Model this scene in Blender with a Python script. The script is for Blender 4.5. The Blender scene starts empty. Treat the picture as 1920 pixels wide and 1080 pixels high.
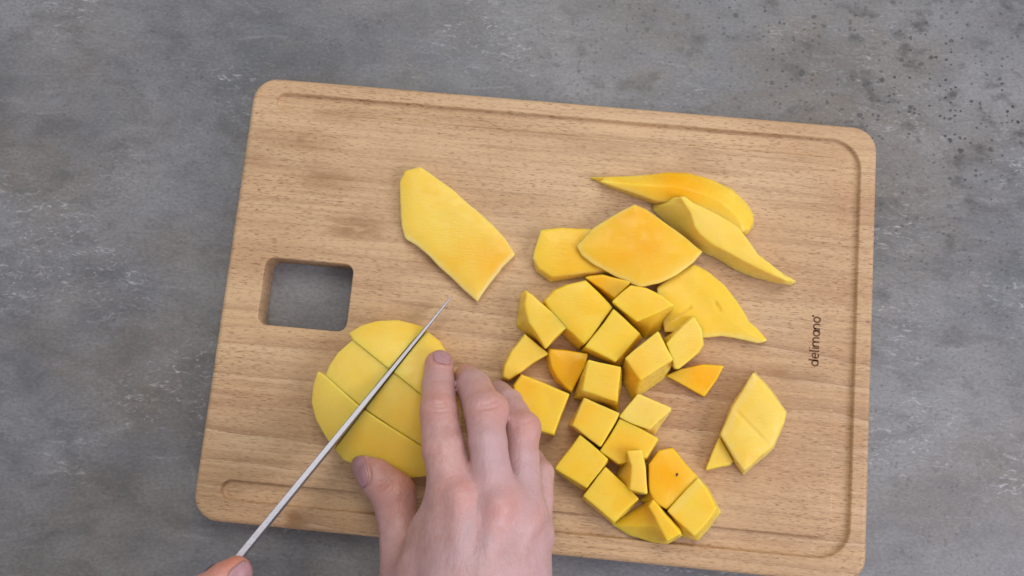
import bpy, bmesh, math, random
import numpy as np
from mathutils import Vector, Matrix

# ------------------------------------------------------------------ camera, world, lamps, exposure
sc = bpy.context.scene
C = sc.collection
T = 0.017                                       # board thickness; z = 0 is the table
FPX = 1500.0
RC = np.array([[0.9956245161730951, 0.09249850478966837, -0.013260822250747933],
               [0.08951617958629887, -0.9848323141877487, -0.1486343383067212],
               [-0.02680814031900989, 0.1467969330172775, -0.9888033090910231]])
CP = np.array([-0.007635310155677311, -0.05041372402799308, 0.44004294187381954 + T])
cam = bpy.data.cameras.new('camera')
cam.sensor_width = 36.0
cam.lens = FPX / 1920 * 36
cam.clip_start = 0.01
cam.clip_end = 50
co = bpy.data.objects.new('camera', cam)
C.objects.link(co)
M = Matrix.Identity(4)
for i in range(3):
    M[i][0], M[i][1], M[i][2], M[i][3] = RC[0][i], -RC[1][i], -RC[2][i], CP[i]
co.matrix_world = M
sc.camera = co

w = bpy.data.worlds.new('World')
sc.world = w
w.use_nodes = True
w.node_tree.nodes['Background'].inputs[0].default_value = (0.93, 0.92, 1.0, 1)
w.node_tree.nodes['Background'].inputs[1].default_value = 0.52


def area(name, loc, target, sx, sy, power, col):
    l = bpy.data.lights.new(name, 'AREA')
    l.shape = 'RECTANGLE'
    l.size, l.size_y, l.energy, l.color = sx, sy, power, col
    o = bpy.data.objects.new(name, l)
    C.objects.link(o)
    o.location = loc
    o.rotation_euler = (Vector(target) - Vector(loc)).to_track_quat('-Z', 'Y').to_euler()
    return o


area('window_light', (0.10, 0.75, 1.35), (0, 0, 0), 0.9, 0.8, 10, (1.0, 0.96, 0.86))
area('side_window_light', (0.98, -0.30, 0.88), (0, -0.04, 0), 0.6, 0.6, 8.5, (0.92, 0.89, 1.0))
sc.view_settings.view_transform = 'Standard'
sc.view_settings.look = 'None'
sc.view_settings.exposure = 0.02
sc.view_settings.gamma = 1.0
sc.cycles.use_denoising = True
sc.render.filter_size = 1.7


# ------------------------------------------------------------------ helpers
def at(u, v, h=0.0):
    """photo pixel seen on the level h metres above the board top -> world point"""
    d = RC.T @ np.array([(u - 960) / FPX, (v - 540) / FPX, 1.0])
    s = (h + T - CP[2]) / d[2]
    return CP + s * d


def tag(o, label=None, cat=None, group=None, kind=None):
    if label: o['label'] = label
    if cat: o['category'] = cat
    if group: o['group'] = group
    if kind: o['kind'] = kind
    return o


def link(name, me, mat=None, parent=None):
    o = bpy.data.objects.new(name, me)
    C.objects.link(o)
    if mat: me.materials.append(mat)
    if parent: o.parent = parent
    return o


def pymesh(name, v, f, smooth=True):
    me = bpy.data.meshes.new(name)
    v = np.asarray(v, np.float32)
    if isinstance(f, np.ndarray):
        me.vertices.add(len(v)); me.vertices.foreach_set('co', v.ravel())
        n = f.shape[1]
        me.loops.add(f.size); me.loops.foreach_set('vertex_index', f.ravel().astype(np.int32))
        me.polygons.add(len(f)); me.polygons.foreach_set('loop_start', np.arange(0, f.size, n, dtype=np.int32))
        me.update(calc_edges=True)
    else:
        me.from_pydata([tuple(map(float, p)) for p in v], [], f)
    me.polygons.foreach_set('use_smooth', [smooth] * len(me.polygons))
    me.validate()
    me.update()
    return me


def nets(fn, lo, hi, vox):
    """surface nets of a signed distance function sampled on a grid"""
    ax = [np.arange(lo[i], hi[i] + vox, vox) for i in range(3)]
    X, Y, Z = ax[0][:, None, None], ax[1][None, :, None], ax[2][None, None, :]
    V = np.broadcast_to(fn(X, Y, Z), (len(ax[0]), len(ax[1]), len(ax[2]))).astype(np.float64)
    S = V < 0
    nx, ny, nz = V.shape
    cnt = np.zeros((nx - 1, ny - 1, nz - 1), np.int8)
    for a in (0, 1):
        for b in (0, 1):
            for c in (0, 1):
                cnt += S[a:nx - 1 + a, b:ny - 1 + b, c:nz - 1 + c]
    act = (cnt > 0) & (cnt < 8)
    idx = np.argwhere(act)
    acc = np.zeros((len(idx), 3)); num = np.zeros(len(idx))
    for d in range(3):
        for a in (0, 1):
            for b in (0, 1):
                p0 = np.zeros(3, int); o = [q for q in range(3) if q != d]
                p0[o[0]], p0[o[1]] = a, b
                p1 = p0.copy(); p1[d] = 1
                i0, i1 = idx + p0, idx + p1
                va, vb = V[i0[:, 0], i0[:, 1], i0[:, 2]], V[i1[:, 0], i1[:, 1], i1[:, 2]]
                m = (va < 0) != (vb < 0)
                t = np.where(m, va / np.where(m, va - vb, 1), 0)
                acc += m[:, None] * (p0 + t[:, None] * (p1 - p0)); num += m
    verts = np.array(lo) + (idx + acc / num[:, None]) * vox
    ids = -np.ones(act.shape, np.int64)
    ids[act] = np.arange(len(idx))
    quads = []
    for d in range(3):
        sl0 = [slice(None)] * 3; sl1 = [slice(None)] * 3
        sl0[d], sl1[d] = slice(0, -1), slice(1, None)
        a, b = S[tuple(sl0)], S[tuple(sl1)]
        e = np.argwhere(a != b)
        o1, o2 = [(1, 2), (2, 0), (0, 1)][d]
        e = e[(e[:, o1] > 0) & (e[:, o2] > 0) & (e[:, o1] < V.shape[o1] - 1) & (e[:, o2] < V.shape[o2] - 1)]
        inside = a[e[:, 0], e[:, 1], e[:, 2]]
        q = []
        for s1, s2 in ((-1, -1), (0, -1), (0, 0), (-1, 0)):
            c = e.copy(); c[:, o1] += s1; c[:, o2] += s2
            q.append(ids[c[:, 0], c[:, 1], c[:, 2]])
        q = np.stack(q, 1)
        q[~inside] = q[~inside][:, ::-1]
        quads.append(q)
    return verts, np.concatenate(quads)


def smin(a, b, k):
    h = np.clip(0.5 + 0.5 * (b - a) / k, 0, 1)
    return b + (a - b) * h - k * h * (1 - h)


def smax(a, b, k): return -smin(-a, -b, k)


def sdpoly(P, X, Y):
    P = np.asarray(P, float)
    d = np.full(np.broadcast(X, Y).shape, 1e9); s = np.ones(d.shape)
    n = len(P)
    for i in range(n):
        a, b = P[i], P[i - 1]
        ex, ey = b - a
        wx, wy = X - a[0], Y - a[1]
        t = np.clip((wx * ex + wy * ey) / (ex * ex + ey * ey + 1e-18), 0, 1)
        d = np.minimum(d, (wx - ex * t) ** 2 + (wy - ey * t) ** 2)
        c1, c2, c3 = Y >= a[1], Y < b[1], ex * wy > ey * wx
        fl = (c1 & c2 & c3) | (~c1 & ~c2 & ~c3)
        s = np.where(fl, -s, s)
    return s * np.sqrt(d)


def cone(X, Y, Z, a, b, ra, rb):
    """tapered capsule"""
    a, b = np.asarray(a), np.asarray(b)
    d = b - a
    t = np.clip(((X - a[0]) * d[0] + (Y - a[1]) * d[1] + (Z - a[2]) * d[2]) / (d @ d), 0, 1)
    return np.sqrt((X - a[0] - d[0] * t) ** 2 + (Y - a[1] - d[1] * t) ** 2 + (Z - a[2] - d[2] * t) ** 2) - (ra + (rb - ra) * t)


def chain(X, Y, Z, pts, k=0.0012):
    r = None
    for (a, ra), (b, rb) in zip(pts[:-1], pts[1:]):
        c = cone(X, Y, Z, a, b, ra, rb)
        r = c if r is None else smin(r, c, k)
    return r


def wob(X, Y, Z, seed, freq):
    g = np.random.RandomState(seed)
    r = 0
    for _ in range(5):
        d = g.normal(size=3); d /= np.linalg.norm(d)
        f = freq * g.uniform(0.6, 1.6)
        r = r + np.sin(f * (X * d[0] + Y * d[1] + Z * d[2]) + g.uniform(0, 6.28))
    return r / 5


def attr(me, name, vals):
    a = me.attributes.new(name, 'FLOAT', 'POINT')
    a.data.foreach_set('value', np.asarray(vals, np.float32))


# ------------------------------------------------------------------ materials
class N:
    def __init__(s, name):
        s.m = bpy.data.materials.new(name); s.m.use_nodes = True
        s.t = s.m.node_tree; s.b = s.t.nodes['Principled BSDF']
        s.obj = s.n('ShaderNodeTexCoord').outputs['Object']

    def n(s, k, **kw):
        x = s.t.nodes.new(k)
        for a, v in kw.items(): setattr(x, a, v)
        return x

    def L(s, a, b): s.t.links.new(a, b)

    def put(s, sock, v):
        if hasattr(v, 'is_linked'): s.L(v, sock)
        else: sock.default_value = v

    def map(s, scale, loc=(0, 0, 0), rot=(0, 0, 0), src=None):
        m = s.n('ShaderNodeMapping')
        s.L(src or s.obj, m.inputs[0])
        s.put(m.inputs['Location'], loc); s.put(m.inputs['Rotation'], rot); s.put(m.inputs['Scale'], scale)
        return m.outputs[0]

    def noise(s, vec, scale=1, detail=3, rough=0.5, dist=0.0):
        x = s.n('ShaderNodeTexNoise')
        s.L(vec, x.inputs['Vector'])
        x.inputs['Scale'].default_value = scale; x.inputs['Detail'].default_value = detail
        x.inputs['Roughness'].default_value = rough; x.inputs['Distortion'].default_value = dist
        return x.outputs['Fac']

    def ramp(s, fac, stops):
        x = s.n('ShaderNodeValToRGB')
        s.L(fac, x.inputs[0])
        e = x.color_ramp.elements
        while len(e) < len(stops): e.new(0.5)
        for q, (p, c) in zip(e, stops):
            q.position = p
            q.color = (c, c, c, 1) if isinstance(c, (int, float)) else (*c, 1)
        return x.outputs[0]

    def mix(s, fac, a, b, mode='MIX'):
        x = s.n('ShaderNodeMix', data_type='RGBA', blend_type=mode)
        s.put(x.inputs[0], fac)
        for i, v in ((6, a), (7, b)):
            s.put(x.inputs[i], v if hasattr(v, 'is_linked') else (*v, 1))
        return x.outputs[2]

    def math(s, op, a, b=0.0):
        x = s.n('ShaderNodeMath', operation=op)
        s.put(x.inputs[0], a); s.put(x.inputs[1], b)
        return x.outputs[0]

    def attr(s, name, kind='GEOMETRY'):
        x = s.n('ShaderNodeAttribute', attribute_type=kind, attribute_name=name)
        return x.outputs['Fac']

    def dist(s, p, radius, soft):
        """1 near point p, 0 beyond radius (x, y ellipse)"""
        v = s.n('ShaderNodeVectorMath', operation='SUBTRACT')
        s.L(s.obj, v.inputs[0]); v.inputs[1].default_value = p
        m = s.n('ShaderNodeVectorMath', operation='DIVIDE')
        s.L(v.outputs[0], m.inputs[0]); m.inputs[1].default_value = (radius[0], radius[1], 1.0)
        l = s.n('ShaderNodeVectorMath', operation='LENGTH')
        s.L(m.outputs[0], l.inputs[0])
        return s.ramp(l.outputs['Value'], [(1 - soft, 1.0), (1.0, 0.0)])

    def bump(s, h, strength, d, prev=None):
        x = s.n('ShaderNodeBump')
        x.inputs['Strength'].default_value = strength; x.inputs['Distance'].default_value = d
        s.L(h, x.inputs['Height'])
        if prev: s.L(prev, x.inputs['Normal'])
        return x.outputs[0]


def table_mat():
    n = N('concrete_laminate')
    wv = n.n('ShaderNodeTexNoise'); n.L(n.map((9, 9, 9)), wv.inputs['Vector']); wv.inputs['Scale'].default_value = 1; wv.inputs['Detail'].default_value = 3
    off = n.n('ShaderNodeVectorMath', operation='MULTIPLY_ADD')
    n.L(wv.outputs['Color'], off.inputs[0]); off.inputs[1].default_value = (.03, .03, 0); n.L(n.obj, off.inputs[2])
    p = off.outputs[0]
    hue = n.noise(n.map((8, 10, 10), (7, 2, 0), src=p), 1, 5, 0.6)
    big = n.noise(n.map((7, 9, 5), src=p), 1, 5, 0.62)
    mid = n.noise(n.map((30, 55, 20), (3, 1, 0), (0, 0, -0.30), src=p), 1, 6, 0.7, 0.4)
    fine = n.noise(n.map((420, 620, 300), rot=(0, 0, -0.25)), 1, 4, 0.7)
    c = n.mix(n.ramp(hue, [(0.40, 0.0), (0.60, 1.0)]), (0.112, 0.120, 0.136), (0.158, 0.138, 0.117))
    c = n.mix(n.ramp(big, [(0.36, 0.0), (0.64, 0.95)]), c, (0.222, 0.224, 0.231))
    c = n.mix(n.ramp(mid, [(0.32, 0.55), (0.50, 0.0)]), c, (0.090, 0.089, 0.092))
    c = n.mix(n.ramp(mid, [(0.52, 0.0), (0.74, 0.4)]), c, (0.265, 0.268, 0.280))
    # drawn-out streaks
    st = n.noise(n.map((22, 190, 20), (1, 8, 0), (0, 0, -0.36), src=p), 1, 5, 0.7, 0.3)
    c = n.mix(n.ramp(st, [(0.26, 0.5), (0.40, 0.0)]), c, (0.085, 0.085, 0.09))
    c = n.mix(n.ramp(st, [(0.58, 0.0), (0.76, 0.45)]), c, (0.33, 0.33, 0.345))
    c = n.mix(n.ramp(fine, [(0.34, 0.4), (0.52, 0.0)]), c, (0.085, 0.085, 0.09))
    c = n.mix(n.ramp(fine, [(0.54, 0.0), (0.74, 0.32)]), c, (0.32, 0.32, 0.33))
    # pale scuffs in patches
    sc_m = n.ramp(n.noise(n.map((9, 12, 5), (1.7, 0.3, 0)), 1, 3, 0.5), [(0.48, 0.0), (0.62, 1.0)])
    scr = n.ramp(n.noise(n.map((130, 330, 100), rot=(0, 0, -0.3)), 1, 6, 0.75, 1.2), [(0.55, 0.0), (0.66, 1.0)])
    c = n.mix(n.math('MULTIPLY', n.math('MULTIPLY', sc_m, scr), 0.8), c, (0.46, 0.46, 0.48))
    # towards the far right corner the print is pitted
    side = n.dist((0.30, 0.20, 0.0), (0.42, 0.26), 0.75)
    blot = n.ramp(n.noise(n.map((48, 66, 40), (2, 2, 5), (0, 0, 0.5), src=p), 1, 5, 0.6, 0.2), [(0.55, 0.0), (0.67, 1.0)])
    c = n.mix(n.math('MULTIPLY', blot, n.math('ADD', n.math('MULTIPLY', side, 0.75), 0.2)), c, (0.075, 0.072, 0.071))
    pm = None
    for scale, lo_, amp, loc in ((330, 0.40, 0.44, 0), (170, 0.70, 0.40, 3.7)):
        dn = n.n('ShaderNodeTexNoise'); n.L(n.map((scale * 1.8,) * 3), dn.inputs['Vector']); dn.inputs['Scale'].default_value = 1
        dv = n.n('ShaderNodeVectorMath', operation='MULTIPLY_ADD')
        n.L(dn.outputs['Color'], dv.inputs[0]); dv.inputs[1].default_value = (.6, .6, 0); n.L(n.map((scale, scale * 1.2, 100), (loc, loc, 0)), dv.inputs[2])
        vo = n.n('ShaderNodeTexVoronoi'); vo.inputs['Scale'].default_value = 1.0
        n.L(dv.outputs[0], vo.inputs['Vector'])
        sep = n.n('ShaderNodeSeparateColor'); n.L(vo.outputs['Color'], sep.inputs[0])
        rad = n.math('MULTIPLY', n.ramp(sep.outputs[0], [(lo_, 0.0), (1.0, 1.0)]), amp)
        pit = n.ramp(n.math('SUBTRACT', rad, vo.outputs['Distance']), [(0.0, 0.0), (0.14, 1.0)])
        pm = pit if pm is None else n.math('MAXIMUM', pm, pit)
    dens = n.ramp(n.noise(n.map((14, 17, 5), (0.4, 5.1, 0)), 1, 4, 0.6), [(0.42, 0.0), (0.60, 1.0)])
    dens = n.math('MAXIMUM', n.math('MULTIPLY', dens, 0.3), n.math('MULTIPLY', side, n.math('ADD', n.math('MULTIPLY', dens, .5), .5)))
    pm = n.math('MULTIPLY', n.math('MULTIPLY', pm, dens), 1.0)
    c = n.mix(pm, c, (0.040, 0.040, 0.043))
    n.L(c, n.b.inputs['Base Color'])
    n.L(n.ramp(mid, [(0.2, 0.38), (0.8, 0.60)]), n.b.inputs['Roughness'])
    n.b.inputs['Specular IOR Level'].default_value = 0.45
    b = n.bump(fine, 0.25, 0.0004)
    b = n.bump(n.math('SUBTRACT', 1.0, pm), 0.4, 0.0006, b)
    n.L(b, n.b.inputs['Normal'])
    return n.m


def wood_mat():
    n = N('beech')
    seed = n.attr('seed', 'OBJECT'); tone = n.attr('tone', 'OBJECT'); fig = n.attr('figure', 'OBJECT')
    comb = n.n('ShaderNodeCombineXYZ')
    n.L(seed, comb.inputs[0]); n.L(n.math('MULTIPLY', seed, 0.37), comb.inputs[1]); n.L(seed, comb.inputs[2])
    ad = n.n('ShaderNodeVectorMath', operation='ADD')
    n.L(n.obj, ad.inputs[0]); n.L(comb.outputs[0], ad.inputs[1])
    p = ad.outputs[0]
    c = n.mix(tone, (0.56, 0.367, 0.192), (0.635, 0.437, 0.256))
    # slow drift of tone
    c = n.mix(n.ramp(n.noise(n.map((7, 26, 10), src=p), 1, 3), [(0.38, 0.0), (0.66, 0.7)]), c, (0.42, 0.245, 0.128))
    c = n.mix(n.ramp(n.noise(n.map((11, 30, 10), (5, 3, 1), src=p), 1, 3), [(0.5, 0.0), (0.75, 0.5)]), c, (0.60, 0.44, 0.27))
    # growth figure: slanted wavy bands
    wv = n.n('ShaderNodeTexWave', wave_type='BANDS', bands_direction='Y', wave_profile='SAW')
    wv.inputs['Scale'].default_value = 1.0; wv.inputs['Distortion'].default_value = 9.0
    wv.inputs['Detail'].default_value = 3.0; wv.inputs['Detail Scale'].default_value = 0.55
    n.L(n.map((5.5, 19, 10), (0, 0, 0), (0, 0, 0.16), src=p), wv.inputs['Vector'])
    fg = n.math('MULTIPLY', n.ramp(wv.outputs['Fac'], [(0.0, 0.9), (0.5, 0.0), (1.0, 0.0)]), fig)
    brk = n.ramp(n.noise(n.map((12, 22, 10), (6, 6, 0), src=p), 1, 3), [(0.36, 0.1), (0.62, 1.0)])
    fg = n.math('MULTIPLY', fg, brk)
    c = n.mix(fg, c, (0.345, 0.20, 0.108))
    c = n.mix(n.math('MULTIPLY', n.ramp(wv.outputs['Fac'], [(0.80, 0.0), (0.97, 0.5)]), n.math('MULTIPLY', fig, brk)), c, (0.62, 0.45, 0.29))
    # fine streaks
    st = n.noise(n.map((14, 420, 60), src=p), 1, 4, 0.6, 0.15)
    c = n.mix(n.ramp(st, [(0.35, 0.45), (0.55, 0.0)]), c, (0.33, 0.19, 0.10))
    # short ray flecks
    fl = n.noise(n.map((290, 1500, 300), (0, 0, 0), (0, 0, -0.03), src=p), 1, 2, 0.5, 0.3)
    fl2 = n.noise(n.map((120, 800, 300), (3, 9, 0), src=p), 1, 2, 0.5, 0.2)
    patch = n.ramp(n.noise(n.map((20, 40, 10), (9, 0, 0), src=p), 1, 2), [(0.3, 0.35), (0.65, 0.85)])
    c = n.mix(n.math('MULTIPLY', n.ramp(fl, [(0.575, 0.0), (0.66, 0.85)]), patch), c, (0.205, 0.106, 0.05))
    c = n.mix(n.math('MULTIPLY', n.ramp(fl2, [(0.605, 0.0), (0.69, 0.6)]), patch), c, (0.215, 0.112, 0.054))
    c = n.mix(n.ramp(fl, [(0.28, 0.45), (0.42, 0.0)]), c, (0.66, 0.48, 0.32))
    # stains soaked into this board
    rag = n.ramp(n.noise(n.map((60, 170, 30)), 1, 4, 0.6, 0.4), [(0.34, 0.15), (0.56, 1.0)])
    for (u, v, rx, ry, a) in STAINS:
        q = at(u, v)
        d = n.dist((q[0], q[1], T), (rx, ry), 0.85)
        c = n.mix(n.math('MULTIPLY', n.math('MULTIPLY', d, rag), min(1, a * 1.25)), c, (0.29, 0.155, 0.068))
    for (u, v, r) in DOTS:
        q = at(u, v)
        c = n.mix(n.math('MULTIPLY', n.dist((q[0], q[1], T), (r * 1.2, r * .8), 0.7), 0.6), c, (0.13, 0.065, 0.035))
    n.L(c, n.b.inputs['Base Color'])
    n.b.inputs['Roughness'].default_value = 0.52
    n.b.inputs['Specular IOR Level'].default_value = 0.32
    n.L(n.bump(fl, 0.12, 0.0002, n.bump(st, 0.12, 0.0002)), n.b.inputs['Normal'])
    return n.m


def mango_mat():
    n = N('mango_flesh')
    seed = n.attr('seed', 'OBJECT'); tone = n.attr('tone', 'OBJECT'); core = n.attr('core'); rind = n.attr('rind')
    comb = n.n('ShaderNodeCombineXYZ')
    n.L(seed, comb.inputs[0]); n.L(seed, comb.inputs[2])
    ad = n.n('ShaderNodeVectorMath', operation='ADD')
    n.L(n.obj, ad.inputs[0]); n.L(comb.outputs[0], ad.inputs[1])
    p = ad.outputs[0]
    c = n.ramp(tone, [(0.0, (0.83, 0.62, 0.145)), (0.30, (0.84, 0.575, 0.048)), (1.0, (0.85, 0.45, 0.004))])
    c = n.mix(n.ramp(n.noise(n.map((70, 70, 70), src=p), 1, 3), [(0.40, 0.0), (0.70, 0.5)]), c, (0.85, 0.65, 0.12))
    c = n.mix(n.ramp(n.noise(n.map((45, 45, 45), (4, 4, 4), src=p), 1, 2), [(0.45, 0.0), (0.75, 0.5)]), c, (0.85, 0.48, 0.01))
    c = n.mix(n.math('MULTIPLY', core, n.ramp(n.noise(n.map((90, 90, 90), src=p), 1, 3), [(0.3, 0.85), (0.6, 1.0)])), c, (0.85, 0.42, 0.0))
    c = n.mix(n.ramp(n.noise(n.map((32, 32, 32), (8, 1, 3), src=p), 1, 3), [(0.46, 0.0), (0.72, 0.5)]), c, (0.79, 0.61, 0.10))
    # pale rim where the peel was, with pale green-grey flecks
    c = n.mix(n.math('MULTIPLY', rind, 0.75), c, (0.80, 0.66, 0.30))
    fib = n.noise(n.map((140, 900, 300), rot=(0, 0, 0.7), src=p), 1, 3, 0.6, 0.5)
    c = n.mix(n.ramp(fib, [(0.60, 0.0), (0.78, 0.35)]), c, (0.76, 0.47, 0.03))
    c = n.mix(n.ramp(n.noise(n.map((500, 500, 500), src=p), 1, 2), [(0.62, 0.0), (0.8, 0.12)]), c, (0.86, 0.70, 0.25))
    n.L(c, n.b.inputs['Base Color'])
    n.b.inputs['Roughness'].default_value = 0.5
    n.b.inputs['Specular IOR Level'].default_value = 0.22
    n.b.inputs['Subsurface Weight'].default_value = 0.9
    n.b.inputs['Subsurface Radius'].default_value = (1.0, 0.7, 0.08)
    n.b.inputs['Subsurface Scale'].default_value = 0.006
    b = n.bump(n.noise(n.map((260, 260, 260), src=p), 1, 4, 0.6), 0.22, 0.0005)
    n.L(n.bump(fib, 0.3, 0.0004, b), n.b.inputs['Normal'])
    n.L(n.ramp(n.noise(n.map((160, 160, 160), (1, 2, 3), src=p), 1, 3), [(0.42, 0.22), (0.58, 0.5)]), n.b.inputs['Roughness'])
    return n.m


def skin_mat():
    n = N('skin')
    red = n.attr('redness')
    c = n.mix(n.ramp(n.noise(n.map((85, 85, 85)), 1, 5, 0.7), [(0.38, 0.0), (0.62, 1.0)]), (0.46, 0.25, 0.205), (0.56, 0.335, 0.305))
    c = n.mix(n.math('MULTIPLY', n.ramp(n.noise(n.map((22, 22, 22), (2, 5, 0)), 1, 3), [(0.38, 0.0), (0.6, 1.0)]), 0.6), c, (0.50, 0.335, 0.365))
    c = n.mix(n.math('MULTIPLY', red, n.ramp(n.noise(n.map((130, 130, 130)), 1, 3), [(0.3, 0.6), (0.6, 1.0)])), c, (0.58, 0.215, 0.135))
    c = n.mix(n.ramp(n.noise(n.map((900, 900, 900)), 1, 2), [(0.55, 0.0), (0.8, 0.25)]), c, (0.66, 0.43, 0.37))
    c = n.mix(n.math('MULTIPLY', n.attr('pale'), 0.4), c, (0.54, 0.375, 0.42))  # lilac window sheen on the back of the hand, painted into the skin
    c = n.mix(n.math('MULTIPLY', n.attr('vein'), 0.28), c, (0.36, 0.30, 0.36))
    n.L(c, n.b.inputs['Base Color'])
    n.b.inputs['Roughness'].default_value = 0.40
    n.b.inputs['Specular IOR Level'].default_value = 0.5
    n.b.inputs['Subsurface Weight'].default_value = 0.25
    n.b.inputs['Subsurface Radius'].default_value = (1.0, 0.35, 0.2)
    n.b.inputs['Subsurface Scale'].default_value = 0.003
    vo = n.n('ShaderNodeTexVoronoi', feature='DISTANCE_TO_EDGE'); vo.inputs['Scale'].default_value = 1
    n.L(n.map((900, 700, 900), rot=(0, 0, 0.4)), vo.inputs['Vector'])
    b = n.bump(vo.outputs['Distance'], 0.25, 0.0003)
    n.L(n.bump(n.noise(n.map((330, 170, 330)), 1, 5, 0.65), 0.6, 0.0010, b), n.b.inputs['Normal'])
    return n.m


def plain(name, col, rough=0.5, metal=0.0, spec=0.5, sss=0):
    n = N(name)
    c = n.mix(n.ramp(n.noise(n.map((300, 300, 300)), 1, 3), [(0.3, 0.0), (0.7, 1.0)]), tuple(0.9 * q for q in col), tuple(min(1, 1.08 * q) for q in col))
    n.L(c, n.b.inputs['Base Color'])
    n.b.inputs['Roughness'].default_value = rough
    n.b.inputs['Metallic'].default_value = metal
    n.b.inputs['Specular IOR Level'].default_value = spec
    if sss:
        n.b.inputs['Subsurface Weight'].default_value = sss
        n.b.inputs['Subsurface Scale'].default_value = 0.002
    return n.m


def steel_mat():
    n = N('brushed_steel')
    g = n.noise(n.map((60, 1500, 1500), rot=(0, 0, -0.88)), 1, 3, 0.6)
    n.L(n.mix(n.ramp(g, [(0.35, 0.0), (0.65, 1.0)]), (0.30, 0.30, 0.335), (0.43, 0.43, 0.475)), n.b.inputs['Base Color'])
    n.b.inputs['Metallic'].default_value = 1.0
    n.L(n.ramp(g, [(0.3, 0.42), (0.7, 0.55)]), n.b.inputs['Roughness'])
    return n.m


STAINS = [(665, 425, .022, .010, .9), (600, 335, .030, .012, .55), (560, 262, .03, .008, .5), (640, 218, .022, .006, .55),
          (815, 490, .02, .008, .5), (1300, 300, .035, .012, .35), (562, 972, .008, .006, 1.3), (548, 975, .006, .007, 1.0),
          (1470, 700, .03, .006, .5), (560, 800, .02, .03, .25), (470, 300, .02, .01, .35), (900, 905, .03, .01, .5)]
DOTS = [(486, 355, .0013), (482, 393, .0011), (481, 212, .0010), (1628, 604, .0016)]

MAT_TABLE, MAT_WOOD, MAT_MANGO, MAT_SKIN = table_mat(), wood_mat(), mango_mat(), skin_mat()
MAT_STEEL = steel_mat()
MAT_NAIL = plain('fingernail', (0.42, 0.235, 0.25), 0.28, 0, 0.5, 0.2)
MAT_BURN = plain('burnt_brown_print', (0.115, 0.055, 0.026), 0.7, 0, 0.2)
MAT_SPECK = plain('dark_speck', (0.03, 0.015, 0.01), 0.7)
MAT_HANDLE = plain('dark_handle', (0.03, 0.03, 0.032), 0.4)

# ------------------------------------------------------------------ table top
bm = bmesh.new()
bmesh.ops.create_cube(bm, size=1.0, matrix=Matrix.Translation((0, 0, -0.019)) @ Matrix.Diagonal((1.5, 1.0, 0.038, 1)))
bmesh.ops.bevel(bm, geom=bm.edges[:], offset=0.003, segments=2, affect='EDGES')
me = bpy.data.meshes.new('table_top'); bm.to_mesh(me)
tag(link('table_top', me, MAT_TABLE), 'grey concrete-look table top with pores and pale scuffs', 'table', kind='structure')

# ------------------------------------------------------------------ cutting board
BW, BH = 0.36, 0.2514


def rrect(x0, y0, x1, y1, r, n=10):
    p = []
    for cx, cy, a0 in ((x1 - r, y1 - r, 0), (x0 + r, y1 - r, 90), (x0 + r, y0 + r, 180), (x1 - r, y0 + r, 270)):
        for i in range(n + 1):
            a = math.radians(a0 + 90 * i / n)
            p.append((cx + r * math.cos(a), cy + r * math.sin(a)))
    return p


def groove_path():
    """centre line of the juice groove: along the top, down the right side, back along the bottom"""
    xl0 = at(518, 188)[0]; xl1 = at(414, 918)[0]
    yt = 0.5 * (at(690, 187)[1] + at(1460, 253)[1]); yb_in = 0.5 * (at(440, 902)[1] + at(1520, 1005)[1])
    xr = 0.5 * (at(1614, 320)[0] + at(1594, 960)[0])
    return xl0, xl1, yt, yb_in, xr


GW = 0.0053
xl0, xl1, yt, yb_in, xr = groove_path()
ytc, ybc, xrc, R = yt - GW, yb_in - GW, xr - GW, 0.0115
line = [(xl0 + GW + (xrc - R - xl0 - GW) * i / 24, ytc) for i in range(24)]
line += [(xrc - R + R * math.sin(a), ytc - R + R * math.cos(a)) for a in np.linspace(0, math.pi / 2, 13)]
line += [(xrc, ytc - R + (ybc + R - ytc + R) * i / 16) for i in range(1, 16)]
line += [(xrc - R + R * math.cos(a), ybc + R - R * math.sin(a)) for a in np.linspace(0, math.pi / 2, 13)]
line += [(xrc - R + (xl1 + GW - xrc + R) * i / 24, ybc) for i in range(1, 25)]
line = np.array(line)
tan = np.gradient(line, axis=0); tan /= np.linalg.norm(tan, axis=1)[:, None]
nor = np.stack([-tan[:, 1], tan[:, 0]], 1)


def groove_loop(wd):
    L = line + nor * wd
    Rr = line - nor * wd
    cap = []
    for c, t, n_ in ((line[-1], tan[-1], nor[-1]), (line[0], -tan[0], -nor[0])):
        cap.append([c + wd * (n_ * math.cos(a) + t * math.sin(a)) for a in np.linspace(0, math.pi, 11)[1:-1]])
    return list(L) + cap[0] + list(Rr[::-1]) + cap[1]


bm = bmesh.new()


def ring(p, z): return [bm.verts.new((float(q[0]), float(q[1]), z)) for q in p]


def bridge(a, b, smooth=True):
    n = len(a)
    for i in range(n):
        f = bm.faces.new((a[i], a[(i + 1) % n], b[(i + 1) % n], b[i])); f.smooth = smooth


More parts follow.
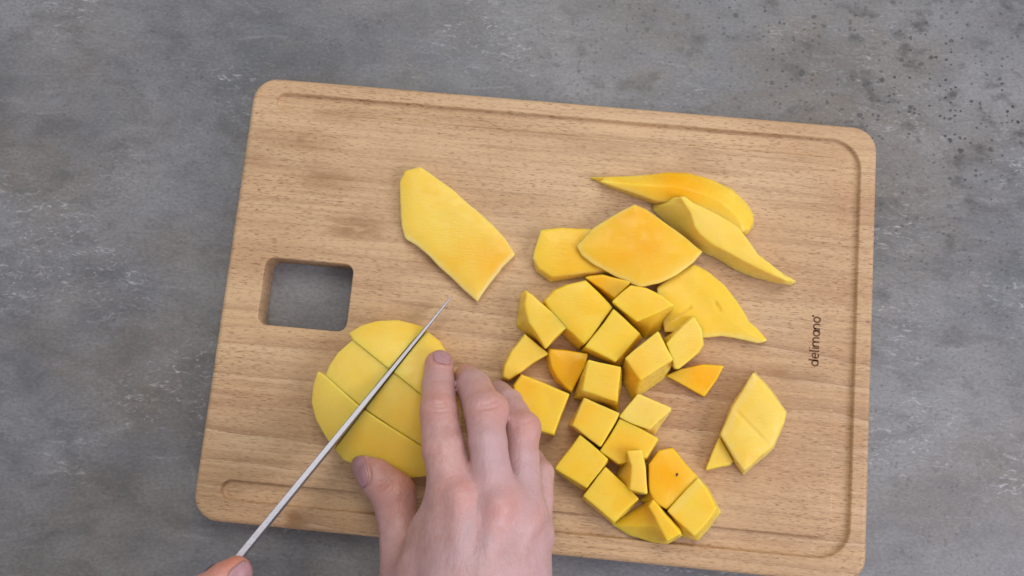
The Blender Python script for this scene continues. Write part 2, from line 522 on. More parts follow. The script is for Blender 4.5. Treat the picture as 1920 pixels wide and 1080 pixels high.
hx0 = 0.5 * (at(497, 490)[0] + at(482, 605)[0]); hx1 = 0.5 * (at(663, 500)[0] + at(649, 615)[0])
hy1 = 0.5 * (at(515, 483.5)[1] + at(640, 494)[1]); hy0 = 0.5 * (at(500, 609)[1] + at(630, 621)[1])
FR = 0.0030
outer = [(FR * (1 - math.sin(a)), T - FR * (1 - math.cos(a))) for a in np.linspace(0, math.pi / 2, 6)]
outer += [(0.0, 0.0016), (0.0005, 0.0005), (0.0016, 0.0)]
prev = None
for ins, z in outer:
    r_ = ring(rrect(-BW / 2 + ins, -BH / 2 + ins, BW / 2 - ins, BH / 2 - ins, 0.0140 - ins), z)
    if prev: bridge(prev, r_)
    else: top_outer = r_
    prev = r_
bot_outer = prev
prev = None
HF = 0.0008
hole = [(-HF * (1 - math.sin(a)), T - HF * (1 - math.cos(a))) for a in np.linspace(0, math.pi / 2, 4)] + [(0, 0.0008), (-0.0008, 0.0)]
for ins, z in hole:
    r_ = ring(rrect(hx0 + ins, hy0 + ins, hx1 - ins, hy1 - ins, 0.0052 - ins), z)
    if prev: bridge(prev, r_)
    else: top_hole = r_
    prev = r_
bot_hole = prev
prev = None
gprof = [(GW + .0008, T), (GW + .0004, T - .00015), (GW + .0001, T - .0005), (GW - .0003, T - .0020), (GW - .0005, T - .0025), (GW - .0010, T - .0028), (GW - .0020, T - .0029)]
for wd, z in gprof:
    r_ = ring(groove_loop(wd), z)
    if prev: bridge(prev, r_)
    else: top_groove = r_
    prev = r_
k = len(line)
Lr, Rr = prev[:k], prev[k + 9:k + 9 + k][::-1]
for i in range(k - 1):
    bm.faces.new((Lr[i], Lr[i + 1], Rr[i + 1], Rr[i])).smooth = True
bm.faces.new([Lr[-1]] + prev[k:k + 9] + [Rr[-1]])
bm.faces.new([Rr[0]] + prev[2 * k + 9:] + [Lr[0]])


def loop_edges(vs):
    out = []
    for i in range(len(vs)):
        a, b = vs[i], vs[(i + 1) % len(vs)]
        out.append(bm.edges.get((a, b)) or bm.edges.new((a, b)))
    return out


bmesh.ops.triangle_fill(bm, use_beauty=True, edges=loop_edges(top_outer) + loop_edges(top_hole) + loop_edges(top_groove))
bmesh.ops.triangle_fill(bm, use_beauty=True, edges=loop_edges(bot_outer) + loop_edges(bot_hole))
bmesh.ops.recalc_face_normals(bm, faces=bm.faces[:])
board = bpy.data.objects.new('cutting_board', None)
C.objects.link(board)
tag(board, 'beech cutting board with square hand hole, juice groove and burnt-in brand name', 'cutting board')
cuts = [BH / 2, BH / 2 - 0.23 * BH, BH / 2 - 0.49 * BH, BH / 2 - 0.72 * BH, -BH / 2]
tones = [(0.72, 0.15), (0.62, 0.22), (0.30, 0.95), (0.45, 0.9)]
for i in range(4):
    b2 = bm.copy()
    if i > 0:
        bmesh.ops.bisect_plane(b2, geom=b2.verts[:] + b2.edges[:] + b2.faces[:], plane_co=(0, cuts[i], 0), plane_no=(0, 1, 0), clear_outer=True)
    if i < 3:
        bmesh.ops.bisect_plane(b2, geom=b2.verts[:] + b2.edges[:] + b2.faces[:], plane_co=(0, cuts[i + 1], 0), plane_no=(0, -1, 0), clear_outer=True)
    me = bpy.data.meshes.new('stave'); b2.to_mesh(me); b2.free()
    o = link('stave', me, MAT_WOOD, board)
    o['seed'] = 1.7 * i + 0.31
    o['tone'], o['figure'] = tones[i]
bm.free()

# burnt-in lettering: strokes in letter space (x along the word, y up), 1 = x-height
def arc(cx, cy, rx, ry, a0, a1, n=14):
    return [(cx + rx * math.cos(math.radians(a0 + (a1 - a0) * i / n)), cy + ry * math.sin(math.radians(a0 + (a1 - a0) * i / n))) for i in range(n + 1)]


def letters():
    s = []; x = 0.0
    s.append(arc(x + .45, .5, .42, .47, 0, 360)); s.append([(x + .9, 1.5), (x + .9, .0)]); x += 1.22              # d
    s.append([(x + .06, .52), (x + .82, .52)] + arc(x + .44, .5, .40, .47, 0, 310)[1:]); x += 1.05                # e
    s.append([(x + .08, 1.5), (x + .08, .25)] + arc(x + .25, .2, .17, .2, 180, 270, 5)); x += .50                # l
    s.append([(x + .06, 1.0), (x + .06, 0.0)]); s.append([(x + .06, 1.38), (x + .06, 1.5)]); x += .38            # i
    s.append([(x, 0), (x, .95)]); s.append([(x, .6)] + arc(x + .34, .62, .34, .36, 180, 0) + [(x + .68, 0)])
    s.append([(x + .68, .6)] + arc(x + 1.02, .62, .34, .36, 180, 0) + [(x + 1.36, 0)]); x += 1.66                  # m
    s.append(arc(x + .43, .5, .42, .47, 0, 360)); s.append([(x + .87, 1.0), (x + .87, 0)]); x += 1.17            # a
    s.append([(x, 0), (x, .95)]); s.append([(x, .55)] + arc(x + .37, .58, .37, .40, 180, 0) + [(x + .74, 0)]); x += 1.02   # n
    s.append(arc(x + .45, .5, .43, .47, 0, 360)); s.append(arc(x + 1.02, 1.12, .05, .05, 0, 360, 8))           # o and mark
    return s, x + 0.95


strokes, total = letters()
p0, p1 = at(1528.5, 686), at(1533, 594)
ux = (p1 - p0)[:2]; wl = np.linalg.norm(ux); ux /= wl
uy = np.array([-ux[1], ux[0]])
sx, sy = wl / total, 0.0036
V, F = [], []
hw = 0.00042
for st in strokes:
    pts = [p0[:2] + ux * (a * sx) + uy * ((b - 0.45) * sy) for a, b in st]
    pts = np.array(pts)
    d = np.gradient(pts, axis=0); d /= np.linalg.norm(d, axis=1)[:, None] + 1e-12
    nn = np.stack([-d[:, 1], d[:, 0]], 1)
    b0 = len(V)
    for q, m_ in zip(pts, nn):
        for z in (T + 0.00006, T - 0.0002):
            V.append((*(q + m_ * hw), z)); V.append((*(q - m_ * hw), z))
    for i in range(len(pts) - 1):
        a = b0 + 4 * i
        F += [(a, a + 1, a + 5, a + 4), (a + 2, a, a + 4, a + 6), (a + 1, a + 3, a + 7, a + 5)]
o = link('lettering', pymesh('lettering', V, F, False), MAT_BURN, board)
o['label'] = 'dark brown burnt-in word running up the right side of the board'

# ------------------------------------------------------------------ mango pieces
Z1, Z2, Z3, Z4, Z5, Z8 = (580, 580, 4), (580, 810, 4), (940, 500, 4.154), (940, 660, 3), (980, 300, 3), (740, 300, 3.857)
PX = (0, 0, 1)


def world_poly(P, Zn, h):
    return np.array([at(Zn[0] + a / Zn[2], Zn[1] + b / Zn[2], h)[:2] for a, b in P])


count = [0]


def mango(name, label, cat, group, Zn, B, Tp, h, z0=0.0, tilt=(0, 0), dome=0.0, dw=0.008, k=0.0005, tone=0.4, core=None, cuts=(), vox=0.00052, rind=0.0, sag=0.0, wobble=0.0004):
    """piece between a footprint B (on its base) and an upper outline Tp (at height h); all edges slightly rounded"""
    count[0] += 1
    sd = count[0]
    PB = world_poly(B, Zn, z0); PT = world_poly(Tp, Zn, z0 + h)
    allp = np.concatenate([PB, PT]); c = PT.mean(0)
    lo = np.array([*(allp.min(0) - 0.003), T + z0 - 0.003 - abs(sag)]); hi = np.array([*(allp.max(0) + 0.003), T + z0 + h + 0.004 + 0.03 * (abs(tilt[0]) + abs(tilt[1]))])
    seg = [(at(Zn[0] + a[0] / Zn[2], Zn[1] + a[1] / Zn[2], z0 + h), at(Zn[0] + b[0] / Zn[2], Zn[1] + b[1] / Zn[2], z0 + h)) for a, b in cuts]

    def fn(X, Y, Z):
        dB, dT = sdpoly(PB, X, Y), sdpoly(PT, X, Y)
        base = T + z0
        if sag: base = base + sag * np.clip(1 + dB / 0.02, 0, 1)
        t = np.clip((Z - (T + z0)) / h, 0, 1)
        d2 = dB * (1 - t) + dT * t + wobble * 1.3 * wob(X, Y, Z, sd, 260) + .00008 * wob(X, Y, Z, sd + 9, 900) - 0.0003
        q = np.clip(1 + dT / dw, 0, 1.6)
        top = T + z0 + h + tilt[0] * (X - c[0]) + tilt[1] * (Y - c[1]) - dome * q * q + wobble * wob(X, Y, 0 * X, sd + 50, 330)
        d = smax(smax(d2, Z - top, k * 1.7), base - Z, k)
        for a, b in seg:
            d = smax(d, 0.0010 - cone(X, Y, Z, a + [0, 0, .0003], b + [0, 0, .0003], 0, 0), 0.0006)
        return d
    v, f = nets(fn, lo, hi, vox)
    org = np.array([*PB.mean(0), T + z0])
    me = pymesh(name, v - org, f)
    if core:
        cu = at(Zn[0] + core[0] / Zn[2], Zn[1] + core[1] / Zn[2], z0 + h)
        dd = np.linalg.norm((v - cu) * [1, 1, 0.7], axis=1)
        attr(me, 'core', core[3] * np.exp(-(dd / (core[2] * 0.001)) ** 2))
    if rind:
        dd = -sdpoly(PB, v[:, 0], v[:, 1])
        attr(me, 'rind', rind * np.exp(-(np.clip(dd, 0, 1) / 0.0013) ** 2))
    o = link(name, me, MAT_MANGO)
    o.location = org
    o['seed'] = sd * 0.713
    o['tone'] = tone
    tag(o, label, cat, group)
    return o, org


G1, G2 = 'flat mango slices on the board', 'diced mango pieces in the heap'


def grow(P, f):
    P = np.array(P, float); c = P.mean(0)
    return c + (P - c) * f


P1 = [(40, 150), (75, 75), (180, 48), (235, 85), (420, 215), (560, 345), (700, 460), (800, 570), (868, 685), (790, 765), (690, 890), (600, 1025), (480, 920), (400, 840), (270, 715), (160, 615), (75, 565), (50, 470), (38, 300)]
mango('mango_slice', 'long pale mango slice lying alone above the knife tip', 'mango slice', G1, Z8, P1, grow(P1, .985), .0075, dome=.0012, core=(700, 720, 16, .55), tone=.12, rind=.9)
P2 = [(375, 100), (560, 95), (720, 85), (820, 70), (920, 75), (1060, 110), (1180, 165), (1260, 245), (1300, 310), (1295, 380), (1255, 425), (1180, 400), (1050, 310), (900, 262), (735, 252), (600, 200), (480, 150)]
T2 = [(378, 101), (560, 97), (720, 88), (820, 74), (920, 80), (1060, 115), (1175, 172), (1250, 250), (1285, 315), (1280, 370), (1250, 405), (1180, 380), (1050, 290), (900, 235), (750, 205), (600, 165), (480, 130)]
mango('mango_slice', 'curved orange-yellow mango slice with a thin pointed left end, topmost of the heap', 'mango slice', G1, Z5, P2, T2, .013, dome=.004, dw=.012, core=(880, 130, 17, .95), tone=.35, rind=.3)
P3 = [(735, 250), (790, 212), (900, 202), (960, 245), (1100, 310), (1200, 370), (1260, 440), (1320, 530), (1420, 610), (1532, 684), (1505, 702), (1420, 692), (1300, 662), (1180, 607), (1080, 548), (1000, 512), (900, 437), (780, 332), (730, 285)]
T3 = [(880, 212), (910, 206), (960, 247), (1100, 312), (1200, 372), (1258, 440), (1320, 530), (1420, 612), (1525, 682), (1490, 672), (1390, 622), (1290, 580), (1180, 525), (1080, 470), (1000, 415), (965, 370), (945, 300)]
mango('mango_slice', 'pale mango wedge with a pointed lower right end lying across the topmost curved slice', 'mango slice', G1, Z5, P3, T3, .0165, z0=.0006, dome=.0008, tone=.05, rind=.25, tilt=(-.06, .03))
P6 = [(750, 715), (840, 650), (960, 585), (1040, 630), (1130, 705), (1200, 790), (1250, 865), (1270, 910), (1320, 950), (1380, 1017), (1330, 1032), (1230, 1007), (1120, 987), (1015, 997), (960, 962), (800, 965), (770, 850)]
mango('mango_slice', 'wide flat mango slice with a nib at its lower right, under the curved diamond slice', 'mango slice', G1, Z5, P6, grow(P6, .985), .008, dome=.0016, dw=.010, tone=.28, rind=.5, cuts=[((945, 830), (790, 935)), ((1085, 805), (1112, 845))])
P5 = [(55, 555), (60, 520), (100, 395), (220, 380), (375, 390), (520, 450), (500, 640), (330, 657), (155, 690), (72, 628)]
T5 = [(62, 550), (68, 515), (104, 398), (220, 384), (375, 392), (515, 450), (480, 612), (320, 632), (172, 645), (95, 602)]
mango('mango_slice', 'squarish mango slice tucked under the left edge of the curved diamond slice', 'mango slice', G1, Z5, P5, T5, .0085, dome=.0008, tone=.3, core=(300, 600, 16, .6), rind=.8)
P4 = [(305, 485), (390, 392), (500, 322), (630, 252), (690, 277), (800, 352), (900, 432), (1010, 517), (960, 577), (870, 642), (770, 690), (660, 713), (540, 662), (400, 587), (330, 532)]
mango('mango_slice', 'diamond-shaped mango slice with deep orange middle resting on its neighbours', 'mango slice', G1, Z5, P4, grow(P4, .99), .0055, z0=.0082, dome=.0022, dw=.016, tone=.25, core=(640, 440, 25, 1.0), rind=.6, sag=-.0006)

# the diced heap
mango('mango_wedge', 'small orange mango wedge tucked below the diamond slice', 'mango piece', G2, Z3, [(640, 75), (790, 58), (1000, 125), (870, 292), (840, 272)], [(655, 80), (790, 64), (990, 126), (880, 235)], .013, tone=.6, core=(780, 170, 11, .9), tilt=(.10, .05))
mango('mango_chunk', 'largest mango chunk of the heap, with a rounded upper left corner', 'mango piece', G2, Z3, [(325, 280), (400, 190), (500, 145), (655, 112), (865, 320), (730, 505), (602, 650), (470, 520), (350, 330)], [(345, 262), (420, 188), (520, 143), (655, 110), (866, 318), (690, 560), (648, 598), (500, 466), (360, 300)], .018, dome=.0008, tone=.3, core=(480, 430, 12, .4))
mango('mango_cube', 'mango cube below right of the largest chunk, corner pointing down at two others', 'mango piece', G2, Z3, [(870, 340), (1100, 558), (915, 777), (620, 660)], [(875, 334), (1082, 522), (888, 738), (658, 622)], .019, tone=.3)
mango('mango_chunk', 'mango chunk with a pale sloping lower side, between largest chunk and wide flat slice', 'mango piece', G2, Z3, [(1000, 155), (1130, 178), (1260, 238), (1325, 325), (1240, 500), (1120, 562), (1060, 490), (865, 290)], [(1010, 146), (1130, 166), (1250, 226), (1340, 298), (1230, 352), (1060, 422), (862, 272)], .021, tone=.3, core=(1120, 540, 8, .7))
mango('mango_chunk', 'mango chunk on its side with rounded right edge, at the flat slice corner', 'mango piece', G2, Z3, [(1262, 562), (1490, 362), (1560, 480), (1578, 610), (1540, 675), (1370, 808), (1335, 802)], [(1290, 596), (1500, 392), (1560, 490), (1572, 605), (1535, 665), (1375, 800), (1352, 790)], .021, tone=.1)
mango('mango_cube', 'tall mango cube with a deep orange left side in the middle of the heap', 'mango piece', G2, Z3, [(938, 770), (1218, 505), (1338, 755), (1290, 850), (1075, 1005), (1015, 1038), (942, 900)], [(966, 712), (1222, 502), (1330, 722), (1084, 878)], .024, tone=.15, core=(1000, 900, 9, .8))
mango('mango_wedge', 'thin orange triangular mango wedge lying right of the tall cube', 'mango piece', G2, Z3, [(1288, 852), (1400, 800), (1560, 764), (1732, 775), (1670, 890), (1582, 1022), (1440, 932)], [(1300, 850), (1405, 804), (1560, 769), (1724, 778), (1665, 888), (1580, 1012), (1440, 926)], .007, tone=.45, core=(1580, 860, 13, .9))
mango('mango_wedge', 'thick mango wedge with a greenish rounded left side, left of the largest chunk', 'mango piece', G2, Z3, [(188, 186), (240, 215), (310, 280), (400, 362), (522, 466), (430, 552), (342, 642), (180, 517), (118, 462), (130, 330), (150, 230)], [(195, 196), (245, 222), (400, 364), (516, 464), (430, 545), (345, 630), (222, 440), (186, 300)], .017, tone=.2)
mango('mango_wedge', 'pale tapering mango wedge at the left end of the heap, under the greenish-sided wedge', 'mango piece', G2, Z3, [(180, 520), (372, 680), (240, 752), (140, 832), (50, 892), (5, 872), (15, 780), (70, 660)], [(185, 526), (366, 680), (240, 745), (140, 822), (60, 872), (22, 850), (30, 775), (78, 662)], .010, tone=.15)
mango('mango_wedge', 'deep orange rounded mango wedge behind the small upright cube', 'mango piece', G2, Z3, [(362, 640), (500, 648), (672, 680), (640, 800), (600, 900), (550, 992), (500, 972), (420, 900), (370, 800), (345, 680)], [(385, 648), (500, 655), (664, 684), (640, 780), (590, 880), (545, 965), (500, 930), (440, 860), (400, 780), (380, 690)], .012, dome=.001, tone=.7, core=(520, 800, 14, .8))
mango('mango_cube', 'small upright mango cube with orange front, in front of the deep orange wedge', 'mango piece', G2, Z4, [(476, 60), (680, 96), (655, 332), (550, 288), (398, 264), (435, 140)], [(492, 46), (672, 86), (652, 277), (460, 213)], .022, tone=.2, core=(600, 310, 8, .8))
mango('mango_chunk', 'broad four-sided mango chunk right beside the fingers', 'mango piece', G2, Z4, [(55, 195), (112, 128), (240, 178), (387, 240), (345, 350), (300, 475), (180, 442), (80, 330)], [(70, 188), (115, 131), (240, 178), (380, 238), (338, 348), (295, 462), (185, 430), (90, 320)], .015, tone=.3, core=(130, 170, 9, .5))
mango('mango_cube', 'mango cube with a ragged pale lower edge, below the small upright cube', 'mango piece', G2, Z4, [(462, 264), (666, 350), (560, 540), (470, 480), (378, 406)], [(468, 260), (662, 346), (558, 532), (398, 412)], .018, tone=.3, core=(430, 340, 8, .5), rind=.3)
mango('mango_cube', 'pale mango cube with lit lower right side, just below the tall cube', 'mango piece', G2, Z4, [(762, 244), (957, 326), (862, 468), (664, 374)], [(770, 236), (952, 318), (836, 438), (668, 364)], .018, tone=.0)
mango('mango_cube', 'mango cube partly under a small upright wedge', 'mango piece', G2, Z4, [(660, 380), (885, 495), (825, 618), (664, 642), (555, 562)], [(668, 376), (880, 488), (815, 588), (660, 628), (562, 556)], .016, tone=.25, core=(680, 560, 8, .6))
mango('mango_wedge', 'small three-sided mango wedge standing on a cube above the two bottom chunks', 'mango piece', G2, Z4, [(690, 570), (790, 550), (825, 806), (705, 788), (644, 694)], [(712, 560), (788, 555), (812, 660), (818, 795), (722, 774), (735, 640)], .022, tone=.1)
mango('mango_cube', 'leftmost diamond-set mango cube of the lower heap, near the little finger', 'mango piece', G2, Z4, [(440, 472), (606, 608), (478, 783), (298, 668)], [(442, 468), (602, 603), (481, 764), (306, 655)], .016, tone=.4)
mango('mango_cube', 'diamond-set mango cube at the lower left of the heap, touching the bottom wedge', 'mango piece', G2, Z4, [(584, 652), (776, 830), (630, 972), (454, 822)], [(587, 648), (772, 827), (633, 952), (462, 810)], .016, tone=.4)
mango('mango_chunk', 'lowest mango chunk of the heap, with a ridged top and rounded lower edge', 'mango piece', G2, Z4, [(858, 826), (940, 925), (1022, 1026), (932, 1077), (840, 1066), (720, 1031), (624, 972), (740, 890), (820, 842)], [(855, 832), (925, 925), (1010, 1020), (935, 1060), (910, 1010), (870, 930), (830, 870)], .019, tone=.3, core=(820, 880, 9, .6))
o, org = mango('mango_chunk', 'orange mango chunk with a small dark speck on top', 'mango piece', G2, Z4, [(880, 558), (965, 540), (1030, 620), (1112, 708), (930, 892), (895, 862), (805, 852), (780, 830), (828, 780), (822, 630)], [(893, 560), (962, 544), (1030, 624), (1106, 710), (932, 882), (880, 850), (838, 790), (836, 632)], .014, dome=.0012, tone=.5, core=(950, 700, 12, .85))
q = at(940 + 987 / 3, 660 + 690 / 3, .0139) - org
bm = bmesh.new()
bmesh.ops.create_icosphere(bm, subdivisions=2, radius=1.0, matrix=Matrix.Translation(q) @ Matrix.Rotation(-0.35, 4, 'Z') @ Matrix.Diagonal((.0006, .0010, .0004, 1)))
me = bpy.data.meshes.new('speck'); bm.to_mesh(me); bm.free()
link('speck', me, MAT_SPECK, o)
mango('mango_chunk', 'yellow mango chunk with a slanted right side, below the speckled chunk', 'mango piece', G2, Z4, [(1112, 704), (1172, 772), (1237, 900), (1180, 982), (1105, 1062), (1018, 1036), (928, 896)], [(1108, 706), (1160, 775), (1205, 880), (1150, 960), (1085, 1030), (1035, 985), (936, 894)], .014, tone=.35, rind=.3)
mango('mango_slice', 'kite-shaped mango slice with a shallow cut, alone at the lower right', 'mango slice', G1, Z4, [(1425, 106), (1530, 230), (1607, 335), (1590, 400), (1532, 542), (1360, 692), (1300, 612), (1226, 470), (1290, 310)], [(1423, 118), (1524, 236), (1598, 338), (1582, 398), (1520, 535), (1372, 660), (1310, 580), (1240, 466), (1300, 312)], .014, dome=.0012, tone=.02, rind=.4, cuts=[((1326, 334), (1505, 520))])
mango('mango_wedge', 'small pale mango triangle peeking out left of the kite-shaped slice', 'mango piece', G2, Z4, [(1226, 470), (1305, 612), (1292, 637), (1143, 669), (1190, 550)], [(1228, 478), (1298, 612), (1286, 630), (1155, 660), (1194, 555)], .007, tone=.1)

# ------------------------------------------------------------------ knife (placed before the mango half, which it cuts)
K0, K1 = at(848, 555, .008), at(444, 1047, .062)
kd = K1 - K0
KL = np.linalg.norm(kd); kd /= KL
kside = np.cross(kd, [0, 0, 1.0]); kside /= np.linalg.norm(kside)
lean = np.cross(kd, np.array([-0.0076, -0.0504, 0.457]) - K1); lean /= np.linalg.norm(lean)      # the blade leans a little in the grip
kside = 0.45 * kside + 0.55 * lean * np.sign(lean @ kside); kside /= np.linalg.norm(kside)
kdown = np.cross(kd, kside); kdown *= -np.sign(kdown[2])


def k_width(s): return 0.034 * (1 - math.exp(-s / 0.060)) + 0.0004


def k_thick(s): return 0.0004 + 0.0007 * min(1, s / 0.005) + 0.0014 * min(1, s / 0.075) + 0.0007 * max(0, min(1, (s - .075) / .12))


sec = [0, .002, .005, .01, .018, .028, .04, .055, .075, .10, .13, .16, .19, KL, KL + .012]
V, F = [], []
for s in sec:
    p = K0 + kd * s
    th, wd = k_thick(s) / 2, k_width(s)
    bv = min(.00025, th * .5)
    prof = [(-th + bv, 0), (th - bv, 0), (th, bv), (th * .82, wd * .55), (th * .40, wd * .85), (.00008, wd), (-.00008, wd), (-th * .40, wd * .85), (-th * .82, wd * .55), (-th, bv)]
    V += [p + kside * a + kdown * b for a, b in prof]
m = 10
for i in range(len(sec) - 1):
    for j in range(m):
        a, b = i * m + j, i * m + (j + 1) % m
        F.append((a, b, b + m, a + m))
F.append(tuple(range(m))[::-1]); F.append(tuple(range((len(sec) - 1) * m, len(sec) * m)))
knife = bpy.data.objects.new('kitchen_knife', None)
C.objects.link(knife)
tag(knife, 'steel kitchen knife held edge-down, slicing through the mango half', 'knife')
blade = link('blade', pymesh('blade', V, F, False), MAT_STEEL, knife)
HL = .115
HP = [(K0 + kd * (KL + .012 + HL * t) + kdown * (.011 + .004 * t), r) for t, r in ((0, .0085), (.15, .010), (.5, .0115), (.85, .0115), (1, .0095))]


def fh(X, Y, Z): return chain(X, Y, Z, HP, .004)


allh = np.array([p for p, r in HP])
v, f = nets(fh, allh.min(0) - .015, allh.max(0) + .015, .0016)
link('handle', pymesh('handle', v, f), MAT_HANDLE, knife)

# ------------------------------------------------------------------ mango half cut into strips
EC = at(726, 752, .010)[:2]
ea, eb, er = 0.0415, 0.0475, math.radians(35)
HH = 0.0235


def dome_z(X, Y):
    dx, dy = X - EC[0], Y - EC[1]
    a = dx * math.cos(er) + dy * math.sin(er); b = -dx * math.sin(er) + dy * math.cos(er)
    rr = np.clip((a / (ea * 1.10)) ** 2 + (b / (eb * 1.10)) ** 2, 0, 1)
    return T + HH * (1 - rr) ** 0.55


def strip(label, P, dz, tone):
    count[0] += 1
    sd = count[0]
    PB = np.array([at(a, b, .004)[:2] for a, b in P])
    lo = np.array([*(PB.min(0) - .003), T - .002]); hi = np.array([*(PB.max(0) + .003), T + HH + .005])

    def fn(X, Y, Z):
        d2 = sdpoly(PB, X, Y) + .0002 * wob(X, Y, Z, sd, 220)
        top = dome_z(X, Y) + dz + .0003 * wob(X, Y, 0 * X, sd + 40, 260) + .0007 * wob(X, Y, 0 * X, 9, 110)
        d = smax(smax(d2 - .0003, (Z - top) * .85, .0005), T - Z, .001)
        # the slot the blade has cut
        rx, ry, rz = X - K0[0], Y - K0[1], Z - K0[2]
        s = rx * kd[0] + ry * kd[1] + rz * kd[2]
        lat = np.abs(rx * kside[0] + ry * kside[1] + rz * kside[2])
        dep = rx * kdown[0] + ry * kdown[1] + rz * kdown[2]
        wd = .034 * (1 - np.exp(-np.clip(s, 0, 1) / .060)) + .0006
        th = .0008 + .0009 * np.clip(s / .075, 0, 1) + .0005 * np.clip((s - .075) / .12, 0, 1)
        slot = np.maximum(lat - th * np.clip(1.08 - .5 * np.clip(dep / wd, 0, 1), 0, 2), dep - wd)
        return np.maximum(d, -slot)
    v, f = nets(fn, lo, hi, .0006)
    org = np.array([*PB.mean(0), T])
    me = pymesh('mango_strip', v - org, f)
    cu = np.array([*at(740, 840, .02)])
    attr(me, 'core', .35 * np.exp(-(np.linalg.norm(v - cu, axis=1) / .016) ** 2))
    o = link('mango_strip', me, MAT_MANGO)
    o.location = org
    o['seed'] = sd * .713; o['tone'] = tone
    return tag(o, label, 'mango piece', 'strips of the mango half under the knife')


strip('upper strip of the mango half, its right end under the index fingertip',
      [(663, 628), (685, 614), (712, 606), (750, 604), (790, 613), (826, 642), (848, 680), (860, 735), (862, 783), (796, 737), (730, 686), (672, 641)], .0011, .1)
strip('middle strip of the mango half, between the two long cuts',
      [(671, 641), (729, 687), (795, 738.5), (862, 785), (864, 830), (850, 866), (790, 828), (690, 762), (621, 706), (627, 689), (643, 665)], -.0003, .06)
strip('lower strip of the mango half, with the thumb pressed against it',
      [(605, 699), (622, 708), (689, 764), (789, 831), (849, 868), (815, 888), (770, 893), (700, 878), (652, 859), (623, 821), (602, 787), (593, 755), (596, 725)], .0009, .1)


# ------------------------------------------------------------------ hands
def J(u, v, z, r): return (at(u, v, z * .001), r * .001)


def nail(parent, pos, axis, normal, L, Wd, curve, org, fn):
    axis = np.asarray(axis, float); axis /= np.linalg.norm(axis)
    normal = np.asarray(normal, float); normal -= axis * (normal @ axis); normal /= np.linalg.norm(normal)
    side = np.cross(axis, normal)
    V, F = [], []
    nu, nv = 12, 12
    for j in range(nv + 1):
        t = j / nv
        hwid = (1 - abs(2 * t - 1) ** 3.2) ** .42 if 0 < t < 1 else 0.25
        for i in range(nu + 1):
            u = (2 * i / nu - 1) * hwid
            ang = u * Wd / 2 / curve
            p = pos + axis * (t - .5) * L * (1 - .10 * u * u) + side * curve * math.sin(ang) + normal * (curve * math.cos(ang) - curve - .0009 * (2 * t - 1) ** 2)
            V.append(p)
    V = np.array(V)
    for _ in range(14):                                          # lay the plate on the fingertip
        V -= 0.7 * normal * (fn(V[:, 0], V[:, 1], V[:, 2]) - .00035)[:, None]
    nb = len(V)
    V = list(V) + [p - normal * .0009 for p in V]
    for j in range(nv):
        for i in range(nu):
            a = j * (nu + 1) + i
            F.append((a, a + 1, a + nu + 2, a + nu + 1)); F.append((nb + a + nu + 1, nb + a + nu + 2, nb + a + 1, nb + a))
    rim = [i for i in range(nu + 1)] + [j * (nu + 1) + nu for j in range(1, nv + 1)] + [nv * (nu + 1) + i for i in range(nu - 1, -1, -1)] + [j * (nu + 1) for j in range(nv - 1, 0, -1)]
    for a, b in zip(rim, rim[1:] + rim[:1]): F.append((b, a, nb + a, nb + b))
    me = pymesh('fingernail', np.array(V) - org, F)
    return link('fingernail', me, MAT_NAIL, parent)


